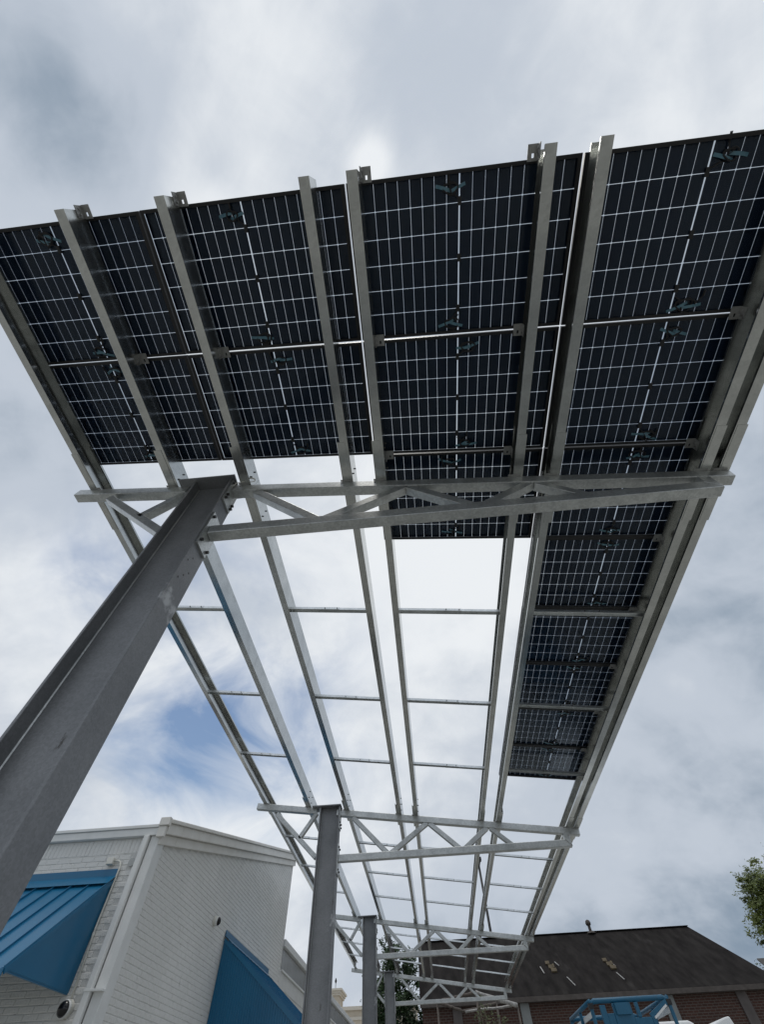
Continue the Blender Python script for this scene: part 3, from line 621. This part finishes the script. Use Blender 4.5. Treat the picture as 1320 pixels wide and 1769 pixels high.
# ------------------------------------------------------------------ pipe frame shelter under the far end
t = thing('pipe_frame', (1.9, 30, 0), 'rusty pipe frame with pale wrapped top rail below the farthest canopy frame', 'pipe frame')
Zp = lambda z: z+H
for (x, y, z) in ((.03, 30, 3.5), (1.85, 29.2, 3.62), (2.85, 30.6, 3.42), (3.74, 30, 3.25)):
    MB().tube([(x, y, 0), (x, y, Zp(z))], .045, 8).build('post', 'rusty', t, smooth=True)
for k, (a, b, m_, r_) in enumerate((((.0, 30, 3.52), (1.85, 29.2, 3.64), 'rusty', .055), ((1.85, 29.2, 3.64), (3.74, 30, 3.27), 'plastic', .075), ((.03, 30, 3.5), (1.2, 31.2, 3.34), 'rusty', .05),
                                    ((1.2, 31.2, 3.30), (2.85, 30.6, 3.44), 'rusty', .05), ((1.3, 30.2, 3.2), (3.5, 30.1, 3.27), 'plastic', .045))):
    p = [Vector((*a[:2], Zp(a[2]))).lerp(Vector((*b[:2], Zp(b[2]))), i/10) + Vector((0, 0, random.uniform(-.015, .015))) for i in range(11)]
    MB().tube(p, [r_*random.uniform(.85, 1.15) for _ in p], 8).build('rail', m_, t, smooth=True)

# ------------------------------------------------------------------ blue scissor lift, only its railings in view
LX0, LX1, LY0, LY1 = 2.24, 3.36, 9.5, 11.15; LT = 1.035+H
t = thing('scissor_lift', (2.8, 10.6, 0), 'blue scissor lift, only its guard rails and end panel showing at the bottom edge', 'lift')
MB().box(LX0+.1, LX1-.1, LY0+.1, LY1-.1, .18, .62).build('chassis', 'lift_blue', t)
for x in (LX0+.1, LX1-.22):
    for y in (LY0+.35, LY1-.35): MB().tube([(x, y, .2), (x+.12, y, .2)], .2, 18).build('wheel', 'rubber', t)
for k in range(3):
    for s_ in (-1, 1):
        for x in (LX0+.2, LX1-.2): MB().bar((x, 10.62-s_*.9, .66+.22*k), (x, 10.62+s_*.9, .86+.22*k), .05, .07).build('scissor_arm', 'lift_blue', t)
MB().box(LX0, LX1, LY0, LY1, 1.36, 1.46).build('platform', 'lift_blue', t)
for x in (LX0, LX1):
    for y in (LY0, (LY0+LY1)/2, LY1): bevel(MB().bar((x, y, 1.46), (x, y, LT-.02), .045, .045, up=(0, 1, 0)).build('post', 'lift_blue', t), .008)
    for z in (LT, LT-.45): MB().tube([(x, LY0, z), (x, LY1, z)], .026, 8).build('side_rail', 'lift_blue', t, smooth=True)
    MB().bar((x+.03, LY0+.15, LT-.10), (x+.03, LY1-.15, LT-.10), .02, .05).build('label_strip', 'white', t)
for y in (LY0, LY1):
    MB().tube([(LX0, y, LT-.03), (LX0+.06, y, LT), (LX1-.06, y, LT), (LX1, y, LT-.03)], .028, 8).build('end_rail', 'lift_blue', t, smooth=True)
gp = MB()
gp.box(LX0+.30, LX0+.56, LY0-.03, LY0+.02, 1.5, LT-.03); gp.box(LX0+.56, LX0+.80, LY0-.028, LY0+.018, 1.5, LT-.17); gp.box(LX0+.20, LX0+.30, LY0-.02, LY0+.015, 1.5, LT-.12); gp.box(LX0+.62, LX0+.67, LY0-.032, LY0+.022, LT-.17, LT-.03); gp.box(LX0+.80, LX0+.86, LY0-.03, LY0+.02, 1.5, LT-.16)
bevel(gp.build('gate_panel', 'lift_blue', t), .006)
bevel(MB().box(LX0+.12, LX0+.20, LY0-.02, LY0+.03, 1.5, LT-.04).build('gate_post', 'lift_blue', t), .006)
MB().bar((LX0+.80, LY0-.01, LT-.17), (LX1-.03, LY0-.01, LT-.04), .03, .06).build('diagonal_brace', 'lift_blue', t)
MB().bar((LX0+.84, LY0-.035, LT-.185), (LX1-.06, LY0-.035, LT-.075), .01, .022).build('label_strip', 'white', t)
MB().box(LX0+.33, LX0+.53, LY0-.06, LY0-.031, LT-.14, LT-.03).build('control_box', 'lift_blue', t)
for x in (LX0, LX1): MB().box(x-.032, x+.032, LY0-.035, LY0+.035, LT-.075, LT-.02).build('corner_bracket', 'black_metal', t)

# ------------------------------------------------------------------ white vehicles behind the lift
def vehicle(name, lab, x0, x1, y0, y1, top, fairing):
    t = thing(name, ((x0+x1)/2, (y0+y1)/2, 0), lab, 'vehicle', 'white vehicles behind the lift')
    if fairing: pts = [(x0, .35), (x1+1.2, .35), (x1+1.2, top-.75), (x1+.3, top-.55), (x1+.02, top-.30), (x0, top-.30)]
    else: pts = [(x0, .35), (x1, .35), (x1, top-.10), (x1-.04, top-.03), (x1-.12, top), (x0+.2, top), (x0, top-.12)]
    b = MB().prism([(x, y0, z) for x, z in pts], (0, y1-y0, 0)).build('body', 'white', t); bevel(b, .04, 3)
    if fairing:
        n = 8; cv = [(x0+(x1-x0)*k/n, top-.24+.20*math.sin(1.45*k/n)) for k in range(n+1)]
        f = MB().prism([(x0, y0+.1, top-.29)]+[(x, y0+.1, z) for x, z in cv]+[(x1+.07, y0+.1, top-.29)], (0, y1-y0-.2, 0)).build('roof_fairing', 'white', t); bevel(f, .02, 2)
    MB().box(x0+.2, x1-.1, y0-.012, y0-.001, top-1.05, top-.55).build('side_window', 'dark_glass', t)
    for x in (x0+.3, x1-.2):
        for y in (y0-.02, y1-.22): MB().tube([(x, y, .36), (x, y+.24, .36)], .36, 20).build('wheel', 'rubber', t)
vehicle('white_van', 'top of a white van, flat roof with rounded corner, just right of the blue lift', 3.35, 4.58, 12.0, 14.0, 1.035+H, False)
vehicle('white_truck', 'white truck cab with raised curved roof fairing at the bottom right', 4.66, 5.24, 12.0, 13.9, 1.105+H, True)

# ------------------------------------------------------------------ trees
def tree(name, lab, base, trunk_h, blobs, leaf, nleaf, size, seed, cat='tree', limbs=True):
    rn = random.Random(seed); base = Vector(base); t = thing(name, base, lab, cat)
    m = MB(); top = base+Vector((0, 0, trunk_h))
    m.tube([base, base.lerp(top, .5)+Vector((.08, .05, 0)), top], [.22*trunk_h/6, .17*trunk_h/6, .09*trunk_h/6], 9)
    for (c, r) in blobs:
        c = Vector(c)
        for j in range(3 if limbs else 1):
            q = c + Vector((rn.uniform(-.6, .6)*r[0], rn.uniform(-.6, .6)*r[1], rn.uniform(-.2, .6)*r[2])); s0 = base.lerp(top, rn.uniform(.55, 1))
            m.tube([s0, s0.lerp(q, .5)+Vector((0, 0, .15)), q], [.06, .04, .015], 5)
    m.build('trunk', 'bark', t, smooth=True)
    cr = MB(); tot = sum(r[0]*r[2] for _, r in blobs)
    for (c, r) in blobs:
        c = Vector(c); n = int(nleaf*r[0]*r[2]/tot)
        sub = [(Vector((rn.gauss(0, .58), rn.gauss(0, .58), rn.gauss(0, .62))), rn.uniform(.16, .5)) for _ in range(30)]
        for i in range(n):
            s0, sr = rn.choice(sub); d = Vector((rn.gauss(0, 1), rn.gauss(0, 1), rn.gauss(0, 1))).normalized()*sr*abs(rn.gauss(.55, .45))
            q = s0+d
            if q.length > 1.35: q = q*rn.uniform(.4, .9)
            p = c+Vector((q.x*r[0], q.y*r[1], q.z*r[2]))
            a = Vector((rn.gauss(0, 1), rn.gauss(0, 1), rn.gauss(0, .6))).normalized(); b = a.orthogonal().normalized(); k = size*rn.uniform(.6, 1.3)
            fold = a.cross(b)*k*.18
            cr.add([p-a*k, p-b*k*.45+fold, p+a*k, p+b*k*.45+fold], [(0, 1, 2), (0, 2, 3)])
    me = bpy.data.meshes.new('crown'); me.from_pydata([tuple(Vector(v)-base) for v in cr.v], [], cr.f); me.materials.append(M[leaf])
    o = bpy.data.objects.new('crown', me); COL.objects.link(o); o.parent = t
    return t
tree('dark_tree', 'dark leafy tree between the far columns and the brick hall', (-3.2, 47, 0), 7.5,
     [((-3.1, 47, 7.6+H), (1.1, 1.2, 1.3)), ((-4.1, 47.3, 5.9+H), (1.2, 1.2, 1.4)), ((-2.1, 46.8, 6.0+H), (1.2, 1.2, 1.5)), ((-3.0, 47, 4.2+H), (2.0, 1.5, 1.5)), ((-3.2, 47, 2.4+H), (2.0, 1.5, 1.3))], 'leaf_dark', 20000, .12, 3)
tree('olive_tree', 'sunlit olive green tree at the right edge above the roof', (29.6, 48, 0), 10.5,
     [((29.5, 48, 11.0+H), (2.1, 2, 1.4)), ((28.7, 48, 9.8+H), (1.9, 2, 1.3)), ((27.9, 48, 8.6+H), (1.9, 2, 1.2)), ((28.2, 48, 7.4+H), (1.9, 2, 1.1)), ((27.9, 47.8, 11.0+H), (1.0, 1.2, .9)), ((27.5, 48, 10.0+H), (.9, 1.2, .9)), ((29.3, 48, 10.2+H), (1.6, 1.5, 1.5)), ((31.6, 48, 9.5+H), (2.4, 2.2, 2.8))], 'leaf_yellow', 26000, .13, 8)
tree('bare_shrub', 'thin twiggy shrub by the grey roof at the right edge', (23.6, 46, 0), 5.2,
     [((23.6, 46, 5.9+H), (.5, .5, .5))], 'leaf_dark', 120, .09, 5, 'shrub')
tree('young_tree', 'pale green sapling in front of the pipe frame', (2.05, 28.6, 0), 3.6,
     [((2.05, 28.6, 2.55+H), (.55, .5, .6)), ((2.0, 28.6, 3.05+H), (.22, .22, .35)), ((2.6, 28.7, 2.5+H), (.4, .4, .35))], 'leaf_pale', 500, .06, 11)

# ------------------------------------------------------------------ loose wire looped on the near frame
t = thing('wire_loop', C(-1.50, 2.0, -.24), 'small loop of pale wire lying on the near top chord beside the column', 'wire')
pw0 = C(-1.55, 1.985, -.247); ex = C(-1.0, 2, 0)-C(-2.0, 2, 0)
wp = [pw0 + ex*(-.17) + Vector((0, .02, -.12)), pw0 + ex*(-.10) + Vector((0, -.01, -.03)), pw0 + Vector((0, -.012, .004))]
for i in range(14):
    a = 6.283*i/13*1.6; wp.append(pw0 + ex*(.05+.055*math.cos(a+3.1)) + Vector((0, -.012-.018*math.sin(a)-.001*i, .016+.012*math.sin(a))))
MB().tube(wp, .0045, 6).build('wire', 'conduit', t, smooth=True)
